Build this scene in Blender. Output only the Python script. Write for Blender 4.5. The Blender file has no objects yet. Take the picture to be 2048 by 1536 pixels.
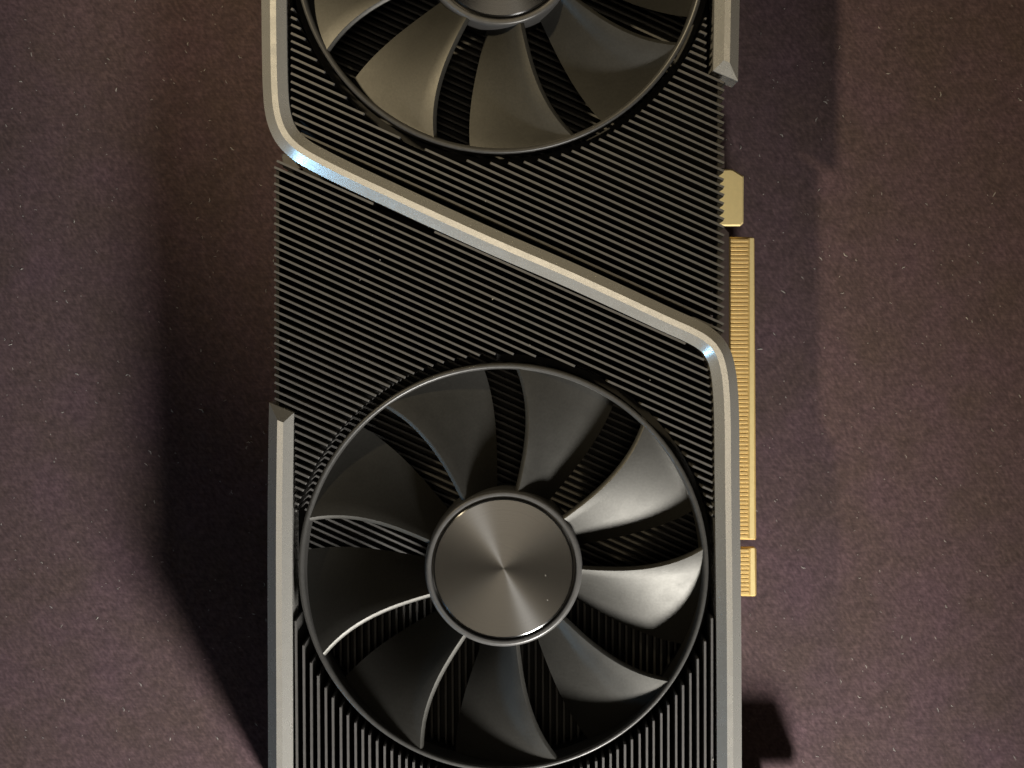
import bpy, bmesh, math, random
from mathutils import Vector, Matrix

S = bpy.context.scene
COL = S.collection
random.seed(7)
MM = 0.001

# ------------------------------------------------------------------ camera
F_PX = 4200.0                       # focal length in photo pixels (photo 2048 x 1536)
TILT = math.radians(-2.02)
CAM = Vector((0.0, 0.0, 0.503))
cd = bpy.data.cameras.new('camera')
cam = bpy.data.objects.new('camera', cd)
COL.objects.link(cam)
cam.location = CAM
cam.rotation_euler = (TILT, 0, 0)
cd.sensor_width = 36.0
cd.lens = 36.0 * F_PX / 2048.0
cd.clip_start = 0.01
cd.clip_end = 50
cd.dof.use_dof = True
cd.dof.focus_distance = 0.463
cd.dof.aperture_fstop = 30
S.camera = cam
S.render.resolution_x, S.render.resolution_y = 1024, 768

# ------------------------------------------------------------------ world and lamps (an indoor close-up)
w = bpy.data.worlds.new('World')
S.world = w
w.use_nodes = True
bg = w.node_tree.nodes['Background']
bg.inputs[0].default_value = (1.0, 0.86, 0.68, 1)
bg.inputs[1].default_value = 0.030

def aim(o, loc, target):
    o.location = loc
    d = Vector(target) - Vector(loc)
    o.rotation_euler = d.to_track_quat('-Z', 'Y').to_euler()

def area(name, loc, target, size, power, colour, shape='DISK', size_y=None):
    l = bpy.data.lights.new(name, 'AREA')
    l.shape = shape
    l.size = size
    if size_y: l.size_y = size_y
    l.energy = power
    l.color = colour
    o = bpy.data.objects.new(name, l)
    COL.objects.link(o)
    aim(o, loc, target)
    return o

def spot(name, loc, target, deg, blend, radius, power, colour):
    l = bpy.data.lights.new(name, 'SPOT')
    l.energy = power
    l.color = colour
    l.spot_size = math.radians(deg)
    l.spot_blend = blend
    l.shadow_soft_size = radius
    o = bpy.data.objects.new(name, l)
    COL.objects.link(o)
    aim(o, loc, target)
    return o
# desk lamp on the bracket side, right of the card: throws the long shadow to the left
spot('desk_lamp_light', (0.150, -0.44, 0.245), (0.008, -0.170, 0.0), 51, 1.0, 0.050, 25.5, (1.0, 0.96, 0.89))
# warm narrow lamp on the far left: lights the upper half
spot('warm_lamp_light', (-0.33, 0.28, 0.58), (0.060, 0.114, 0.0), 32, 0.65, 0.018, 12.6, (1.0, 0.81, 0.51))
# bluish screen glow, low on the left
area('screen_light', (-0.42, -0.42, 0.115), (-0.02, 0.02, 0.03), 0.05, 0.34, (0.30, 0.64, 1.0), 'RECTANGLE', 0.035)
# added overhead lamp, soft and weak: brightens the frame ridges and fills shadows
area('overhead_fill_light', (0.0, -0.06, 2.3), (0, 0, 0), 0.5, 1.5, (1.0, 0.84, 0.62))

S.view_settings.view_transform = 'Standard'
S.view_settings.look = 'None'
S.view_settings.exposure = 0.0
S.view_settings.gamma = 1.0

# ------------------------------------------------------------------ helpers
R_CAM = Matrix.Rotation(TILT, 3, 'X')
def P(px, py, z):
    """photo pixel -> point on the horizontal plane at height z (metres)"""
    d = R_CAM @ Vector(((px - 1024.0) / F_PX, -(py - 768.0) / F_PX, -1.0))
    t = (z - CAM.z) / d.z
    return CAM + d * t

def mesh_from_bm(name, bm, sharp=30):
    bmesh.ops.recalc_face_normals(bm, faces=bm.faces[:])
    lim = math.radians(sharp)
    for f in bm.faces: f.smooth = True
    for e in bm.edges:
        e.smooth = not (len(e.link_faces) != 2 or e.calc_face_angle(0) > lim)
    me = bpy.data.meshes.new(name)
    bm.to_mesh(me)
    bm.free()
    return me

ROOT = None
def part(name, bm, mat, parent, origin, sharp=30):
    """bm in world coordinates; the object's own origin is put at `origin`"""
    o_ = Vector(origin)
    bmesh.ops.translate(bm, verts=bm.verts[:], vec=-o_)
    me = mesh_from_bm(name, bm, sharp)
    me.materials.append(mat)
    ob = bpy.data.objects.new(name, me)
    COL.objects.link(ob)
    if parent is not None:
        ob.parent = parent
        pw = Vector((0, 0, 0))
        p = parent
        while p is not None:
            pw += p.location
            p = p.parent
        ob.location = o_ - pw
    else:
        ob.location = o_
    return ob

def prism(bm, pts, z0, z1, bevel=0.0):
    """vertical prism over a polygon (list of xy), optional chamfered top"""
    n = len(pts)
    lo = [bm.verts.new((p[0], p[1], z0)) for p in pts]
    if bevel > 0:
        mid = [bm.verts.new((p[0], p[1], z1 - bevel)) for p in pts]
        area2 = sum(pts[i][0] * pts[(i+1) % n][1] - pts[(i+1) % n][0] * pts[i][1] for i in range(n))
        sg = 1 if area2 > 0 else -1
        ins = []
        for i in range(n):
            a, b, c = Vector(pts[i-1][:2]), Vector(pts[i][:2]), Vector(pts[(i+1) % n][:2])
            d1, d2 = (b - a).normalized(), (c - b).normalized()
            n1, n2 = Vector((-d1.y, d1.x)) * sg, Vector((-d2.y, d2.x)) * sg
            m = n1 + n2
            m = m / max(0.4, m.dot(n1))
            q = b + m * bevel
            ins.append(q)
        hi = [bm.verts.new((q.x, q.y, z1)) for q in ins]
        loops = [lo, mid, hi]
    else:
        hi = [bm.verts.new((p[0], p[1], z1)) for p in pts]
        loops = [lo, hi]
    for a, b in zip(loops, loops[1:]):
        for i in range(n):
            j = (i + 1) % n
            bm.faces.new((a[i], a[j], b[j], b[i]))
    bm.faces.new(hi)
    bm.faces.new(lo[::-1])

def revolve(bm, prof, c, seg=160, closed=True):
    """prof: list of (r, z) ; c : (x, y)"""
    rings = []
    for r, z in prof:
        if r < 1e-7:
            rings.append([bm.verts.new((c[0], c[1], z))])
        else:
            rings.append([bm.verts.new((c[0] + r * math.cos(2*math.pi*i/seg), c[1] + r * math.sin(2*math.pi*i/seg), z)) for i in range(seg)])
    pairs = list(zip(rings, rings[1:]))
    if closed: pairs.append((rings[-1], rings[0]))
    for a, b in pairs:
        for i in range(seg):
            j = (i + 1) % seg
            if len(a) == 1: bm.faces.new((a[0], b[j], b[i]))
            elif len(b) == 1: bm.faces.new((a[i], a[j], b[0]))
            else: bm.faces.new((a[i], a[j], b[j], b[i]))

# ------------------------------------------------------------------ materials
def new_mat(name):
    m = bpy.data.materials.new(name)
    m.use_nodes = True
    nt = m.node_tree
    b = nt.nodes['Principled BSDF']
    return m, nt, b

def N(nt, t, **kw):
    n = nt.nodes.new(t)
    for k, v in kw.items(): setattr(n, k, v)
    return n

def noise(nt, vec, scale, detail=3, rough=0.55):
    n = N(nt, 'ShaderNodeTexNoise')
    n.inputs['Scale'].default_value = scale
    n.inputs['Detail'].default_value = detail
    n.inputs['Roughness'].default_value = rough
    nt.links.new(vec, n.inputs['Vector'])
    return n

def ramp(nt, fac, stops):
    r = N(nt, 'ShaderNodeValToRGB')
    el = r.color_ramp.elements
    el[0].position, el[0].color = stops[0][0], (*stops[0][1], 1)
    el[1].position, el[1].color = stops[-1][0], (*stops[-1][1], 1)
    for p, c in stops[1:-1]:
        e = el.new(p)
        e.color = (*c, 1)
    nt.links.new(fac, r.inputs['Fac'])
    return r

def mix(nt, fac, a, b, mode='MIX'):
    m = N(nt, 'ShaderNodeMix', data_type='RGBA', blend_type=mode)
    if isinstance(fac, float): m.inputs[0].default_value = fac
    else: nt.links.new(fac, m.inputs[0])
    nt.links.new(a, m.inputs[6])
    nt.links.new(b, m.inputs[7])
    return m

def simple(name, col, rough, metal=0.0, var=0.12, scale=900.0, bump=0.0, spec=0.5, rvar=0.08):
    m, nt, b = new_mat(name)
    tc = N(nt, 'ShaderNodeTexCoord')
    n = noise(nt, tc.outputs['Object'], scale, 4)
    lo = tuple(c * (1 - var) for c in col)
    hi = tuple(min(1, c * (1 + var)) for c in col)
    r = ramp(nt, n.outputs['Fac'], [(0.3, lo), (0.7, hi)])
    nt.links.new(r.outputs['Color'], b.inputs['Base Color'])
    n2 = noise(nt, tc.outputs['Object'], scale * 0.12, 5, 0.65)
    mr = N(nt, 'ShaderNodeMapRange')
    mr.inputs[3].default_value = max(0.02, rough - rvar)
    mr.inputs[4].default_value = rough + rvar
    nt.links.new(n2.outputs['Fac'], mr.inputs[0])
    nt.links.new(mr.outputs[0], b.inputs['Roughness'])
    b.inputs['Metallic'].default_value = metal
    b.inputs['Specular IOR Level'].default_value = spec
    if bump > 0:
        bp = N(nt, 'ShaderNodeBump')
        bp.inputs['Strength'].default_value = bump
        bp.inputs['Distance'].default_value = 0.0001
        nt.links.new(n.outputs['Fac'], bp.inputs['Height'])
        nt.links.new(bp.outputs['Normal'], b.inputs['Normal'])
    return m

def cloth_mat():
    m, nt, b = new_mat('dark_plum_cloth')
    tc = N(nt, 'ShaderNodeTexCoord')
    v = tc.outputs['Object']
    big = noise(nt, v, 55.0, 4, 0.6)
    base = ramp(nt, big.outputs['Fac'], [(0.34, (0.0715, 0.0490, 0.0470)), (0.5, (0.0765, 0.0510, 0.0540)), (0.66, (0.081, 0.0520, 0.0605))])
    # fuzzy nap: short streaks running down to the right
    mp = N(nt, 'ShaderNodeMapping')
    mp.inputs['Scale'].default_value = (1.0, 0.42, 1.0)
    mp0 = N(nt, 'ShaderNodeMapping')
    mp0.inputs['Rotation'].default_value = (0, 0, math.radians(-38))
    nt.links.new(v, mp0.inputs['Vector'])
    nt.links.new(mp0.outputs['Vector'], mp.inputs['Vector'])
    fz = noise(nt, mp.outputs['Vector'], 1500.0, 3, 0.6)
    fr = ramp(nt, fz.outputs['Fac'], [(0.30, (0.66, 0.66, 0.66)), (0.52, (1.0, 1.0, 1.0)), (0.74, (1.45, 1.42, 1.40))])
    c1 = mix(nt, 1.0, base.outputs['Color'], fr.outputs['Color'], 'MULTIPLY')
    # woven threads, mostly crosswise
    mp2 = N(nt, 'ShaderNodeMapping')
    mp2.inputs['Scale'].default_value = (0.16, 1.0, 1.0)
    mp2.inputs['Rotation'].default_value = (0, 0, math.radians(1.5))
    nt.links.new(v, mp2.inputs['Vector'])
    th = noise(nt, mp2.outputs['Vector'], 2200.0, 2, 0.5)
    tr = ramp(nt, th.outputs['Fac'], [(0.32, (0.88, 0.88, 0.88)), (0.70, (1.10, 1.10, 1.10))])
    c2 = mix(nt, 1.0, c1.outputs[2], tr.outputs['Color'], 'MULTIPLY')
    # rubbed, slightly paler patches
    md = noise(nt, v, 260.0, 4, 0.7)
    dr = ramp(nt, md.outputs['Fac'], [(0.35, (0.88, 0.88, 0.88)), (0.75, (1.22, 1.20, 1.20))])
    c3 = mix(nt, 1.0, c2.outputs[2], dr.outputs['Color'], 'MULTIPLY')
    nt.links.new(c3.outputs[2], b.inputs['Base Color'])
    b.inputs['Roughness'].default_value = 0.95
    b.inputs['Specular IOR Level'].default_value = 0.15
    b.inputs['Sheen Weight'].default_value = 0.12
    b.inputs['Sheen Roughness'].default_value = 0.5
    b.inputs['Sheen Tint'].default_value = (0.75, 0.6, 0.6, 1)
    bp = N(nt, 'ShaderNodeBump')
    bp.inputs['Strength'].default_value = 0.35
    bp.inputs['Distance'].default_value = 0.0002
    nt.links.new(c3.outputs[2], bp.inputs['Height'])
    nt.links.new(bp.outputs['Normal'], b.inputs['Normal'])
    return m

def spun_metal():
    m, nt, b = new_mat('spun_dark_metal')
    b.inputs['Metallic'].default_value = 1.0
    b.inputs['Anisotropic'].default_value = 0.93
    b.inputs['Anisotropic Rotation'].default_value = 0.25
    tg = N(nt, 'ShaderNodeTangent', direction_type='RADIAL', axis='Z')
    nt.links.new(tg.outputs[0], b.inputs['Tangent'])
    tc = N(nt, 'ShaderNodeTexCoord')
    ln = N(nt, 'ShaderNodeVectorMath', operation='LENGTH')
    nt.links.new(tc.outputs['Object'], ln.inputs[0])
    cb = N(nt, 'ShaderNodeCombineXYZ')
    nt.links.new(ln.outputs['Value'], cb.inputs[0])
    n = noise(nt, cb.outputs[0], 5200.0, 2)
    r = ramp(nt, n.outputs['Fac'], [(0.3, (0.150, 0.152, 0.156)), (0.7, (0.205, 0.207, 0.210))])
    nt.links.new(r.outputs['Color'], b.inputs['Base Color'])
    b.inputs['Roughness'].default_value = 0.225
    return m

M_CLOTH = cloth_mat()
M_SILVER = simple('satin_silver_metal', (0.74, 0.73, 0.69), 0.27, 0.70, 0.05, 2500, 0.06)
M_FIN = simple('black_anodised_fin', (0.100, 0.097, 0.093), 0.52, 0.2, 0.10, 700)
M_BLADE = simple('black_satin_plastic', (0.060, 0.0585, 0.053), 0.47, 0.65, 0.10, 1800, 0.10, 1.0)
M_RING = simple('black_plastic_rim', (0.055, 0.054, 0.052), 0.36, 0.0, 0.12, 900)
M_HUB = simple('grey_plastic_hub', (0.10, 0.098, 0.096), 0.34, 0.1, 0.08, 900)
M_CAP = spun_metal()
M_BLACK = simple('matt_black_metal', (0.014, 0.013, 0.012), 0.65, 0.0, 0.2, 400)
M_BOARD = simple('dark_circuit_board', (0.045, 0.030, 0.026), 0.45, 0.0, 0.15, 1200)
M_GOLD = simple('gold_plating', (0.84, 0.60, 0.25), 0.42, 0.6, 0.06, 1500)
M_GOLD_D = simple('gold_plated_board_edge', (0.68, 0.46, 0.16), 0.42, 0.5, 0.08, 1500)
M_GOLD_F = simple('pale_gold_plating', (0.90, 0.72, 0.34), 0.42, 0.35, 0.03, 900)
M_STEEL = simple('bracket_steel', (0.10, 0.10, 0.10), 0.45, 0.8, 0.1, 600)
M_LINT = simple('pale_lint', (0.42, 0.40, 0.37), 0.9, 0.0, 0.3, 4000)

# ------------------------------------------------------------------ the cloth
bm = bmesh.new()
bmesh.ops.create_grid(bm, x_segments=8, y_segments=8, size=0.7)
cloth = part('cloth_surface', bm, M_CLOTH, None, (0, 0, 0))
cloth['kind'] = 'structure'
cloth['label'] = 'dark plum brown cloth spread flat under the card'

bm = bmesh.new()
def fibre(bm, x, y, z, ang, L, r):
    d = Vector((math.cos(ang), math.sin(ang), 0))
    s = Vector((-d.y, d.x, 0))
    p = Vector((x, y, z))
    bend = random.uniform(-0.25, 0.25) * L
    secs = []
    for k in range(3):
        t = k / 2 - 0.5
        c = p + d * (L * t) + s * (bend * (t * t * 4 - 0.5))
        rr = r * (1.0 if k == 1 else 0.45)
        secs.append([bm.verts.new(c + s * rr), bm.verts.new(c - s * rr), bm.verts.new(c + Vector((0, 0, rr * 1.3)))])
    for a, b in zip(secs, secs[1:]):
        for i in range(3):
            j = (i + 1) % 3
            bm.faces.new((a[i], a[j], b[j], b[i]))
    bm.faces.new(secs[0][::-1]); bm.faces.new(secs[-1])
for i in range(1500):
    x, y = random.uniform(-0.15, 0.15), random.uniform(-0.14, 0.10)
    a = math.radians(random.gauss(-52, 28)) if random.random() < 0.7 else random.uniform(0, math.pi)
    k = random.random()
    L = (0.30 + 0.75 * k ** 4) * MM
    fibre(bm, x, y, 0.00003, a, L, random.uniform(0.03, 0.085) * MM * (1 + 0.5 * k ** 4))
for i in range(110):
    fibre(bm, random.uniform(-0.15, 0.15), random.uniform(-0.14, 0.10), 0.00003, math.radians(random.gauss(-55, 35)), random.uniform(0.6, 1.3)*MM, random.uniform(0.07, 0.12)*MM)
lint = part('lint', bm, M_LINT, None, (0, 0, 0))
lint['kind'] = 'stuff'
lint['label'] = 'tiny pale specks of lint scattered over the dark cloth'
lint['category'] = 'lint'

# ------------------------------------------------------------------ the graphics card
ZR = 0.042          # ridge of the silver frame
ZF = 0.0395         # top edge of the fins
ZL = 0.0172         # fin edge under the fans
ZB = 0.012          # foot of the fins
ZP = 0.009          # top of the circuit board
root = bpy.data.objects.new('graphics_card', None)
COL.objects.link(root)
c0 = P(1005, 560, 0.02)
root.location = (c0.x, c0.y, 0.0)
root['label'] = 'black and silver graphics card with two fans lying face up on dark cloth'
root['category'] = 'graphics card'
Y_TOP, Y_END = -505, 1640     # ends of the card in photo rows (both outside the picture)

def xy(px, py, z): 
    p = P(px, py, z)
    return (p.x, p.y)

# body under the fins, backplate
bm = bmesh.new()
prism(bm, [xy(549, Y_TOP + 5, ZF), xy(549, Y_END - 5, ZF), xy(1446, Y_END - 5, ZF), xy(1446, Y_TOP + 5, ZF)], 0.0022, ZB, 0.0004)
part('heatsink_base', bm, M_BLACK, root, P(1000, 560, 0.0022))
bm = bmesh.new()
prism(bm, [xy(535, Y_TOP, ZF), xy(548, Y_END, ZF), xy(1452, Y_END, ZF), xy(1450, Y_TOP, ZF)], -0.0002, 0.0021, 0.0003)
part('backplate', bm, M_BLACK, root, P(1000, 560, 0.0))

bm = bmesh.new()
prism(bm, [xy(551, 335, ZF), xy(551, 812, ZF), xy(557, 815, ZF), xy(557, 338, ZF)], ZB - 0.0005, ZF - 0.0012)
part('fin_light_block', bm, M_BLACK, root, P(553, 600, ZB))  # added panel that keeps the warm lamp out of the left fin ends

# added black panels under the frame bars, stopping light leaks through the card
for quad in ([(540, 830), (545, Y_END-8), (556, Y_END-8), (553, 830)], [(532, Y_TOP+6), (538, 240), (552, 262), (550, Y_TOP+6)],
             [(1444, 720), (1446, Y_END-8), (1456, Y_END-8), (1453, 760)], [(1440, Y_TOP+6), (1440, 170), (1452, 175), (1464, 148), (1464, Y_TOP+6)]):
    bm = bmesh.new()
    prism(bm, [xy(a, b, ZF) for a, b in quad], ZB - 0.0004, 0.0300)
    part('bar_light_block', bm, M_BLACK, root, P(quad[0][0], quad[0][1], ZB))

# ---- silver frame bars: hipped profile swept along a path of photo points
def catmull(pts, step=0.0009):
    out = []
    n = len(pts)
    for i in range(n - 1):
        p0 = pts[max(0, i-1)]; p1 = pts[i]; p2 = pts[i+1]; p3 = pts[min(n-1, i+2)]
        d = (p2 - p1).length
        k = max(2, int(d / step)) if d < 0.012 else 6
        # centripetal-ish: damp tangents by neighbouring segment length
        def tang(a, b, c):
            la, lb = (b - a).length, (c - b).length
            if la < 1e-9: return (c - b)
            if lb < 1e-9: return (b - a)
            return ((b - a) / la * lb + (c - b) / lb * la) / (la + lb) 
        m1 = tang(p0, p1, p2).normalized() * d if i > 0 else (p2 - p1)
        m2 = tang(p1, p2, p3).normalized() * d if i < n - 2 else (p2 - p1)
        for j in range(k):
            t = j / k
            h00 = 2*t**3 - 3*t**2 + 1; h10 = t**3 - 2*t**2 + t
            h01 = -2*t**3 + 3*t**2; h11 = t**3 - t**2
            out.append(p1*h00 + m1*h10 + p2*h01 + m2*h11)
    out.append(pts[-1])
    return out

W_, R_, C_, WALL = 2.75*MM, 0.66*MM, 1.95*MM, 15.0*MM
def bar(name, px_pts, shear0=None, shear1=None):
    pts = [P(x, y, ZR) for x, y in px_pts]
    path = catmull(pts)
    if shear0 is not None: path = [path[0]] + [q for q in path[1:] if (q - path[0]).length > 4.6*MM]
    if shear1 is not None: path = [q for q in path[:-1] if (q - path[-1]).length > 4.6*MM] + [path[-1]]
    n = len(path)
    prof = [(-W_, -WALL), (-W_, -C_), (-R_, 0), (R_, 0), (W_, -C_), (W_, -WALL)]
    bm = bmesh.new()
    secs = []
    def section(p, t, flat, shear):
        s = Vector((t.y, -t.x, 0))          # to the right of travel
        row = []
        for a, z in prof:
            zz = min(z, -C_) if flat else z
            row.append(bm.verts.new(p + s * a + t * (shear * a) + Vector((0, 0, zz))))
        return row
    tang = []
    for i in range(n):
        a, b = path[max(0, i-1)], path[min(n-1, i+1)]
        tang.append(((b - a) * Vector((1, 1, 0))).normalized())
    def hip(p, t, shear, sign):
        """square-cut foot line at p and the full section a little further in"""
        s_ = Vector((t.y, -t.x, 0))
        foot = [bm.verts.new(p + s_ * a + t * (shear * a) + Vector((0, 0, z))) for a, z in (prof[0], prof[1], prof[4], prof[5])]
        full = section(p + t * (sign * C_ * 1.5), t, False, shear)
        bm.faces.new((foot[0], foot[1], full[1], full[0]))
        bm.faces.new((foot[1], full[2], full[1]))
        bm.faces.new((foot[1], foot[2], full[3], full[2]))
        bm.faces.new((foot[2], full[4], full[3]))
        bm.faces.new((foot[2], foot[3], full[5], full[4]))
        bm.faces.new((foot[3], foot[0], full[0], full[5]))
        bm.faces.new(foot)
        return full
    for i in range(n):
        if i == 0 and shear0 is not None: secs.append(hip(path[0], tang[0], shear0, 1))
        elif i == n - 1 and shear1 is not None: secs.append(hip(path[-1], tang[-1], shear1, -1))
        else: secs.append(section(path[i], tang[i], False, 0.0))
    for a, b in zip(secs, secs[1:]):
        for i in range(len(prof) - 1):
            bm.faces.new((a[i], a[i+1], b[i+1], b[i]))
        bm.faces.new((a[-1], a[0], b[0], b[-1]))
    if shear0 is None: bm.faces.new(secs[0])
    if shear1 is None: bm.faces.new(secs[-1][::-1])
    c = path[n // 2]
    return part(name, bm, M_SILVER, root, c, 28)

slash_bar = bar('frame_bar', [(541, Y_TOP), (545, -120), (546, 20), (547, 110), (549, 180), (552, 215), (558.5, 243), (570, 268), (586, 287), (605, 302),
              (630, 316.5), (660, 332), (793, 395), (988, 484), (1150, 554), (1248, 599), (1345, 644), (1385, 662),
              (1410, 676), (1428, 692), (1440, 712), (1448, 742), (1453, 785), (1455, 830), (1456, 940), (1459, 1200), (1461, Y_END)])
slash_bar['label'] = 'long silver bar that runs down, slants across and runs down again'
bar('frame_bar', [(561, 816), (559.5, 900), (559, 1536), (559, Y_END)], shear0=-0.40)
bar('frame_bar', [(1455, Y_TOP), (1456, 0), (1453, 150)], shear1=-0.40)
bar('frame_end_bar', [(565, Y_TOP + 2), (1432, Y_TOP + 2)])
bar('frame_end_bar', [(583, Y_END - 2), (1437, Y_END - 2)])

# ---- fins
FAN_TOP = (1001, -109); FAN_LOW = (1007, 1137)
R_NOTCH = 47.5 * MM
C_TOP, C_LOW = P(*FAN_TOP, ZF), P(*FAN_LOW, ZF)

def clip_line(poly, p, d):
    """sorted intersections of line p + t d with polygon"""
    ts = []
    n = len(poly)
    nx, ny = -d[1], d[0]
    for i in range(n):
        a, b = poly[i], poly[(i+1) % n]
        da = (a[0]-p[0])*nx + (a[1]-p[1])*ny
        db = (b[0]-p[0])*nx + (b[1]-p[1])*ny
        if (da > 0) != (db > 0):
            k = da / (da - db)
            x, y = a[0] + (b[0]-a[0])*k, a[1] + (b[1]-a[1])*k
            ts.append((x-p[0])*d[0] + (y-p[1])*d[1])
    ts.sort()
    return list(zip(ts[0::2], ts[1::2]))

fin_count = 0
def make_fin(p, d, t0, t1, centres, tooth=False):
    global fin_count
    if t1 - t0 < 0.0014: return
    p = (p[0] - d[1]*(sh := random.gauss(0, 0.045)*MM), p[1] + d[0]*sh)
    rot = random.gauss(0, 0.0009)
    pm = (p[0] + d[0]*0.5*(t0+t1), p[1] + d[1]*0.5*(t0+t1))
    d = (d[0] - d[1]*rot, d[1] + d[0]*rot)
    p = (pm[0] - d[0]*0.5*(t0+t1), pm[1] - d[1]*0.5*(t0+t1))
    cuts = []
    for c in centres:
        qx, qy = c.x - p[0], c.y - p[1]
        tm = qx*d[0] + qy*d[1]
        h2 = qx*qx + qy*qy - tm*tm
        if h2 < R_NOTCH**2:
            hw = math.sqrt(R_NOTCH**2 - h2)
            a, b = max(t0, tm - hw), min(t1, tm + hw)
            if b > a: cuts.append((a, b))
    cuts.sort()
    jz = random.gauss(0, 0.05) * MM
    ztop, zlow = ZF + jz, ZL + jz
    prof = []
    t = t0
    for a, b in cuts:
        if a > t + 1e-6:
            prof += [(t, ztop), (a - 0.0002, ztop), (a, ztop - 0.0002)]
        prof += [(a, zlow), (b, zlow)]
        t = b
    if t < t1 - 1e-6:
        if cuts: prof += [(t, ztop - 0.0002), (t + 0.0002, ztop)]
        else: prof += [(t, ztop)]
        prof += [(t1, ztop)]
    # drop repeated points
    pr = []
    for q in prof:
        if not pr or abs(q[0]-pr[-1][0]) > 1e-7 or abs(q[1]-pr[-1][1]) > 1e-7: pr.append(q)
    prof = pr + [(t1, ZB - 0.0005), (t0, ZB - 0.0005)]
    th = random.uniform(0.228, 0.252) * MM
    nx, ny = -d[1], d[0]
    bm = bmesh.new()
    rows = []
    for s in (th, -th):
        rows.append([bm.verts.new((p[0] + d[0]*t + nx*s, p[1] + d[1]*t + ny*s, z)) for t, z in prof])
    n = len(prof)
    for i in range(n):
        j = (i+1) % n
        bm.faces.new((rows[0][i], rows[0][j], rows[1][j], rows[1][i]))
    bm.faces.new(rows[0]); bm.faces.new(rows[1][::-1])
    if tooth:      # folded end tab that closes the gap towards the next fin
        e = Vector((p[0] + d[0]*t1, p[1] + d[1]*t1))
        k = 1 / 9060.0
        tri = [(e.x - 0.00002, e.y - 0.0003), (e.x - 12*k, e.y + 2*k), (e.x - 12*k, e.y - 11*k)]
        nf = len(bm.faces)
        prism(bm, tri, ZF - 0.012, ZF - 0.0008)
        bm.faces.ensure_lookup_table()
        for f in bm.faces[nf:]: f.material_index = 1
    tm = 0.5*(t0+t1)
    fo = part('fin', bm, M_FIN, root, (p[0] + d[0]*tm, p[1] + d[1]*tm, ZB), 20)
    if tooth: fo.data.materials.append(M_BLACK)
    fin_count += 1

poly_a = [xy(*q, ZF) for q in [(582, Y_TOP+20), (582, 215), (588, 246), (600, 266), (622, 284), (668, 309), (806, 374), (1161, 528), (1259, 573), (1356, 619), (1448, 668),
          (1448, 156), (1432, 146), (1413, 138), (1413, Y_TOP+20)]]
poly_b = [xy(*q, ZF) for q in [(548, 322), (572, 318), (646, 358), (780, 424), (1139, 579), (1237, 624), (1334, 669), (1376, 690), (1402, 706), (1416, 738), (1422, 800), (1425, 960), (1427, 1190),
          (590, 1190), (590, 832), (549, 815)]]
pa, pb = P(646, 357, ZF), P(1237, 622, ZF)
u = ((pb - pa) * Vector((1, 1, 0))).normalized()
nrm = Vector((-u.y, u.x, 0))
PITCH = 1.605 * MM
base_b = P(548, 334.5, ZF)
for k in range(-2, 90):
    p = base_b - nrm * (PITCH * k)
    for t0, t1 in clip_line(poly_b, (p.x, p.y), (u.x, u.y)):
        make_fin((p.x, p.y), (u.x, u.y), t0, t1, [C_LOW])
base_a = P(793, 353, ZF)
for k in range(-3, 110):
    p = base_a + nrm * (PITCH * k)
    for t0, t1 in clip_line(poly_a, (p.x, p.y), (u.x, u.y)):
        e = p + u * t1
        make_fin((p.x, p.y), (u.x, u.y), t0, t1, [C_TOP], tooth=(e.x > P(1444, 600, ZF).x))
# upright fins under the lower half of the lower fan
poly_v = [xy(*q, ZF) for q in [(590, 1206), (1428, 1206), (1430, Y_END-25), (590, Y_END-25)]]
va, vb = P(1024, 1206, ZF), P(1025.5, 1600, ZF)
vu = ((va - vb) * Vector((1, 1, 0))).normalized()
vn = Vector((vu.y, -vu.x, 0))
pv = P(593, 1400, ZF)
for k in range(0, 60):
    p = pv + vn * (1.62 * MM * k)
    for t0, t1 in clip_line(poly_v, (p.x, p.y), (vu.x, vu.y)):
        make_fin((p.x, p.y), (vu.x, vu.y), t0, t1, [C_LOW])

# ---- fans
def blade_bm(c, ztop, joint):
    r0, r1 = 16.9*MM, 44.4*MM
    NR, NS = 14, 12
    top, bot = [], []
    for i in range(NR + 1):
        t = i / NR
        r = r0 + (r1 - r0) * t
        ph = joint - 6.5*(1 - t) - 11*t*(1 - t)
        span = 24 + 2.5*t + 3.0*t*t
        drop = (7.6 + 0.9*t) * MM
        rt, rb = [], []
        for j in range(NS + 1):
            s = j / NS
            a = math.radians(ph - span * s)
            z = ztop - 0.15*MM - drop * (0.86*s + 0.30*s*s - 0.16*s**3) 
            q = Vector((c.x + r*math.cos(a), c.y + r*math.sin(a), z))
            # surface normal seen along the chord
            slope = drop * (0.86 + 0.60*s - 0.48*s*s) / (math.radians(span) * r)
            cw = Vector((math.sin(a), -math.cos(a), 0))
            nn = (Vector((0, 0, 1)) + cw * slope).normalized()
            thk = (1.05 - 0.5*s) * MM
            if j == 0: q0 = q - nn*0.18*MM
            rt.append(q if j else q0)
            rb.append(q - nn * thk)
        # rounded leading edge
        a0 = math.radians(ph)
        ccw = Vector((-math.sin(a0), math.cos(a0), 0))
        zz = Vector((0, 0, 1))
        lead = [rt[0] + ccw*0.38*MM - zz*0.16*MM, rt[0] + ccw*0.78*MM - zz*0.55*MM, rt[0] + ccw*0.86*MM - zz*0.95*MM]
        rb[0] = rb[0] - zz*0.35*MM
        top.append(rt); bot.append(lead + rb)
    bm = bmesh.new()
    T = [[bm.verts.new(v) for v in row] for row in top]
    B = [[bm.verts.new(v) for v in row] for row in bot]
    loops = [T[i] + B[i][::-1] for i in range(NR + 1)]
    m = len(loops[0])
    for a, b in zip(loops, loops[1:]):
        for k in range(m):
            l = (k + 1) % m
            bm.faces.new((a[k], a[l], b[l], b[k]))
    bm.faces.new(loops[0]); bm.faces.new(loops[-1][::-1])
    return bm

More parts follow.
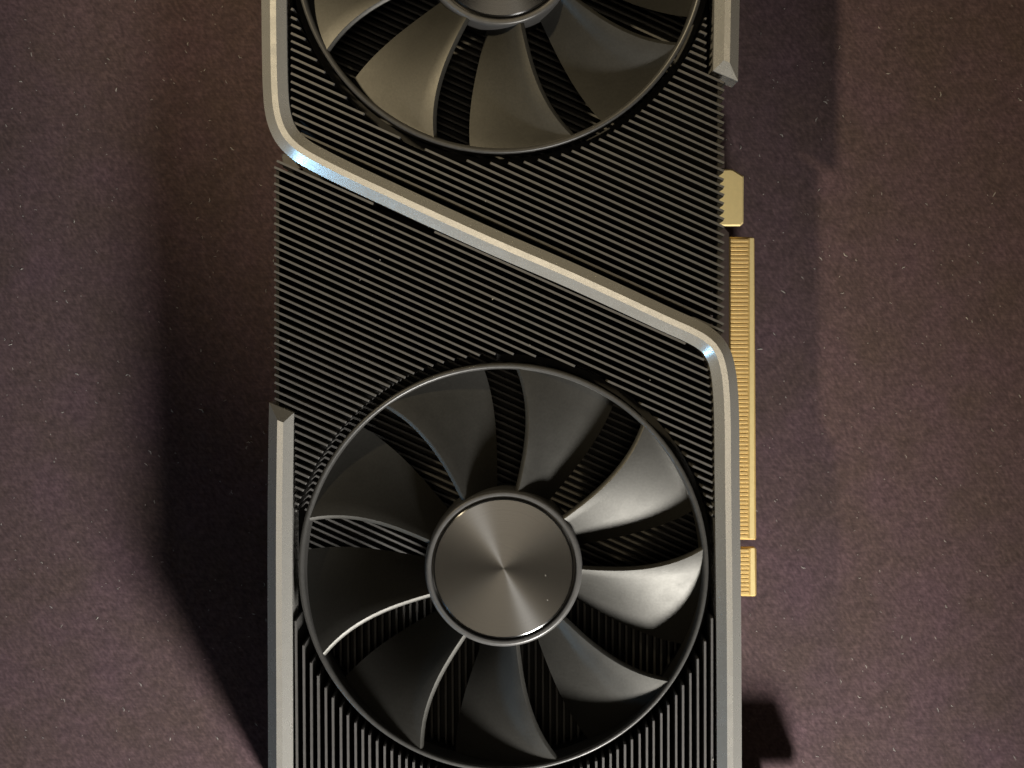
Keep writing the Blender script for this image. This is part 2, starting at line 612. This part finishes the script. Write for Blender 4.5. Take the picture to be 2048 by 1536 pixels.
def make_fan(px, phase, well):
    zt = 0.0398
    c = P(*px, zt)
    bm = bmesh.new()
    hz = zt + 0.2*MM
    revolve(bm, [(0, hz - 3*MM), (15.95*MM, hz - 3*MM), (16.0*MM, hz - 0.5*MM), (16.2*MM, hz - 0.12*MM), (16.6*MM, hz), (17.0*MM, hz - 0.1*MM), (17.35*MM, hz - 0.5*MM),
                 (17.5*MM, hz - 1.2*MM), (17.7*MM, hz - 9.5*MM), (17.2*MM, hz - 11*MM), (17.2*MM, hz-22*MM), (0, hz - 22*MM)], (c.x, c.y), 160, False)
    fan = part('fan', bm, M_HUB, root, (c.x, c.y, zt), 35)
    bm = bmesh.new()
    cz = hz - 0.05*MM
    revolve(bm, [(0, cz), (4*MM, cz), (8*MM, cz), (12*MM, cz), (15.2*MM, cz), (15.45*MM, cz - 0.12*MM), (15.55*MM, cz - 0.4*MM), (15.55*MM, cz - 2.9*MM), (0, cz - 2.9*MM)], (c.x, c.y), 192, False)
    part('hub_cap', bm, M_CAP, fan, (c.x, c.y, cz), 12)
    bm = bmesh.new()
    ro, ri = 45.45*MM, 44.15*MM
    revolve(bm, [(ro, zt - 9.5*MM), (ro, zt - 0.5*MM), (ro - 0.12*MM, zt - 0.15*MM), (ro - 0.4*MM, zt), (ri + 0.45*MM, zt - 0.05*MM), (ri + 0.1*MM, zt - 0.45*MM), (ri, zt - 0.9*MM), (ri, zt - 9.5*MM)], (c.x, c.y), 224, True)
    part('rim', bm, M_RING, fan, (c.x, c.y, zt), 50)
    # black wall of the fan well
    bm = bmesh.new()
    a0, a1 = well
    n = 120
    rows = []
    for i in range(n + 1):
        a = math.radians(a0 + (a1 - a0) * i / n)
        rows.append([bm.verts.new((c.x + r*math.cos(a), c.y + r*math.sin(a), z)) for r, z in ((45.75*MM, ZB), (45.75*MM, 0.0275), (47.3*MM, 0.0280), (47.3*MM, ZB))])
    for a, b in zip(rows, rows[1:]):
        for k in range(4):
            l = (k + 1) % 4
            bm.faces.new((a[k], a[l], b[l], b[k]))
    bm.faces.new(rows[0]); bm.faces.new(rows[-1][::-1])
    part('fan_well', bm, M_BLACK, root, (c.x, c.y, ZB), 40)
    for k in range(9):
        part('blade', blade_bm(c, zt, phase + 40*k), M_BLADE, fan, (c.x, c.y, zt), 32)
    return fan

f1 = make_fan(FAN_LOW, 5.3, (-152, 92)); f1['label'] = 'whole fan below the slanting bar'
f2 = make_fan((1001, -109), 10.6, (-180, 179)); f2['label'] = 'fan above the slanting bar'

# ---- circuit board edge with gold contacts
def board(name, pts, z0, z1, mat, bevel=0.0, parent=root):
    bm = bmesh.new()
    q = [xy(x, y, z1) for x, y in pts]
    prism(bm, q, z0, z1, bevel)
    cx = sum(a[0] for a in q)/len(q); cy = sum(a[1] for a in q)/len(q)
    return part(name, bm, mat, parent, (cx, cy, z0))
pcb = board('circuit_board', [(1395, 300), (1395, 1560), (1455, 1560), (1458, 1196), (1458, 466), (1449, 456), (1449, 300)], ZP - 0.0018, ZP - 0.0001, M_BOARD)
long_edge = board('edge_connector', [(1459, 474), (1459, 1079), (1511, 1080), (1512.5, 1077), (1509, 478), (1505, 474)], ZP - 0.0016, ZP, M_GOLD_D, 0.0004)
short_edge = board('edge_connector', [(1459, 1094), (1459, 1192), (1510, 1193), (1513, 1190), (1513, 1099), (1509, 1094)], ZP - 0.0016, ZP, M_GOLD_D, 0.0004)
def contacts(edge, y0, y1, n, x0, x1):
    for k in range(n):
        y = y0 + (y1 - y0) * (k + 0.5) / n
        h = (y1 - y0) / n * 0.34
        xo = random.uniform(-1, 1)
        f = (y - 474) / 700.0
        bm = bmesh.new()
        prism(bm, [xy(x0, y - h, ZP), xy(x0, y + h, ZP), xy(x1 + xo - 2, y + h, ZP), xy(x1 + xo, y + h*0.4, ZP), xy(x1 + xo, y - h*0.4, ZP), xy(x1 + xo - 2, y - h, ZP)], ZP - 0.0001, ZP + 0.00012, 0.00006)
        part('contact', bm, M_GOLD, edge, P(x0, y, ZP))
    bm = bmesh.new()
    prism(bm, [xy(x1 + 2.5, y0 - 1, ZP), xy(x1 + 2.5, y1 + 1, ZP), xy(x1 + 12.5, y1 + 1, ZP), xy(x1 + 11.2, y0 - 1, ZP)], ZP - 0.0001, ZP + 0.0001, 0.00005)
    part('plated_lip', bm, M_GOLD_F, edge, P(x1, y0, ZP))
contacts(long_edge, 477, 1077, 71, 1461, 1496.5)
contacts(short_edge, 1097, 1190, 11, 1461, 1498)
tab = board('retention_tab', [(1428, 338), (1428, 452), (1481, 452), (1487, 446), (1487.5, 352), (1465, 338)], ZP - 0.0016, ZP + 0.0002, M_GOLD_F, 0.00035)
tab['label'] = 'plain pale gold tab with one cut corner'

# ---- slot bracket at the end of the card (its tongue throws the shadow by the corner)
yb = P(1000, Y_END + 14, ZR).y
bm = bmesh.new()
outl = [(-0.0575, 0.0), (0.0615, 0.0), (0.0615, 0.0045), (0.069, 0.0045), (0.0705, 0.0060), (0.0705, 0.0158), (0.069, 0.0172), (0.052, 0.0172), (0.052, 0.0405), (-0.0575, 0.0405)]
fr = [bm.verts.new((x, yb, z)) for x, z in outl]
bk = [bm.verts.new((x, yb - 0.0010, z)) for x, z in outl]
n = len(outl)
for i in range(n):
    j = (i+1) % n
    bm.faces.new((fr[i], fr[j], bk[j], bk[i]))
bm.faces.new(fr); bm.faces.new(bk[::-1])
part('slot_bracket', bm, M_STEEL, root, (0, yb, 0))

# ---- small grey web in the outer bend of the slanting bar
bm = bmesh.new()
prism(bm, [xy(560, 305, ZF), xy(563, 333, ZF), xy(580, 342, ZF), xy(600, 335, ZF), xy(575, 305, ZF)], ZF - 0.008, ZF - 0.003, 0.0002)
part('corner_web', bm, M_FIN, root, P(570, 320, ZF))

# ---- dust grains that settled on the card
bm = bmesh.new()
for (x, y, z, s) in [(1091, 1151, 0.0400, .16), (1095, 1200, 0.0400, .15), (985, 598, ZF, .17), (900, 605, ZF, .15), (971, 402, ZF, .15), (1060, 690, ZF, .12), (577, 681, ZF, .28),
                     (640, 520, ZF, .12), (1250, 480, ZF, .12), (745, 470, ZF, .13), (1426, 1518, ZF, .22), (720, 560, ZF, .11), (760, 520, ZF, .14), (1190, 700, ZF, .12), (1300, 760, ZF, .12)]:
    p = P(x, y, z)
    fibre(bm, p.x, p.y, p.z + 0.00002, random.uniform(0, 3.1), s*2.2*MM, s*0.7*MM)
d = part('dust', bm, M_LINT, root, P(1000, 600, ZF))
d['kind'] = 'stuff'
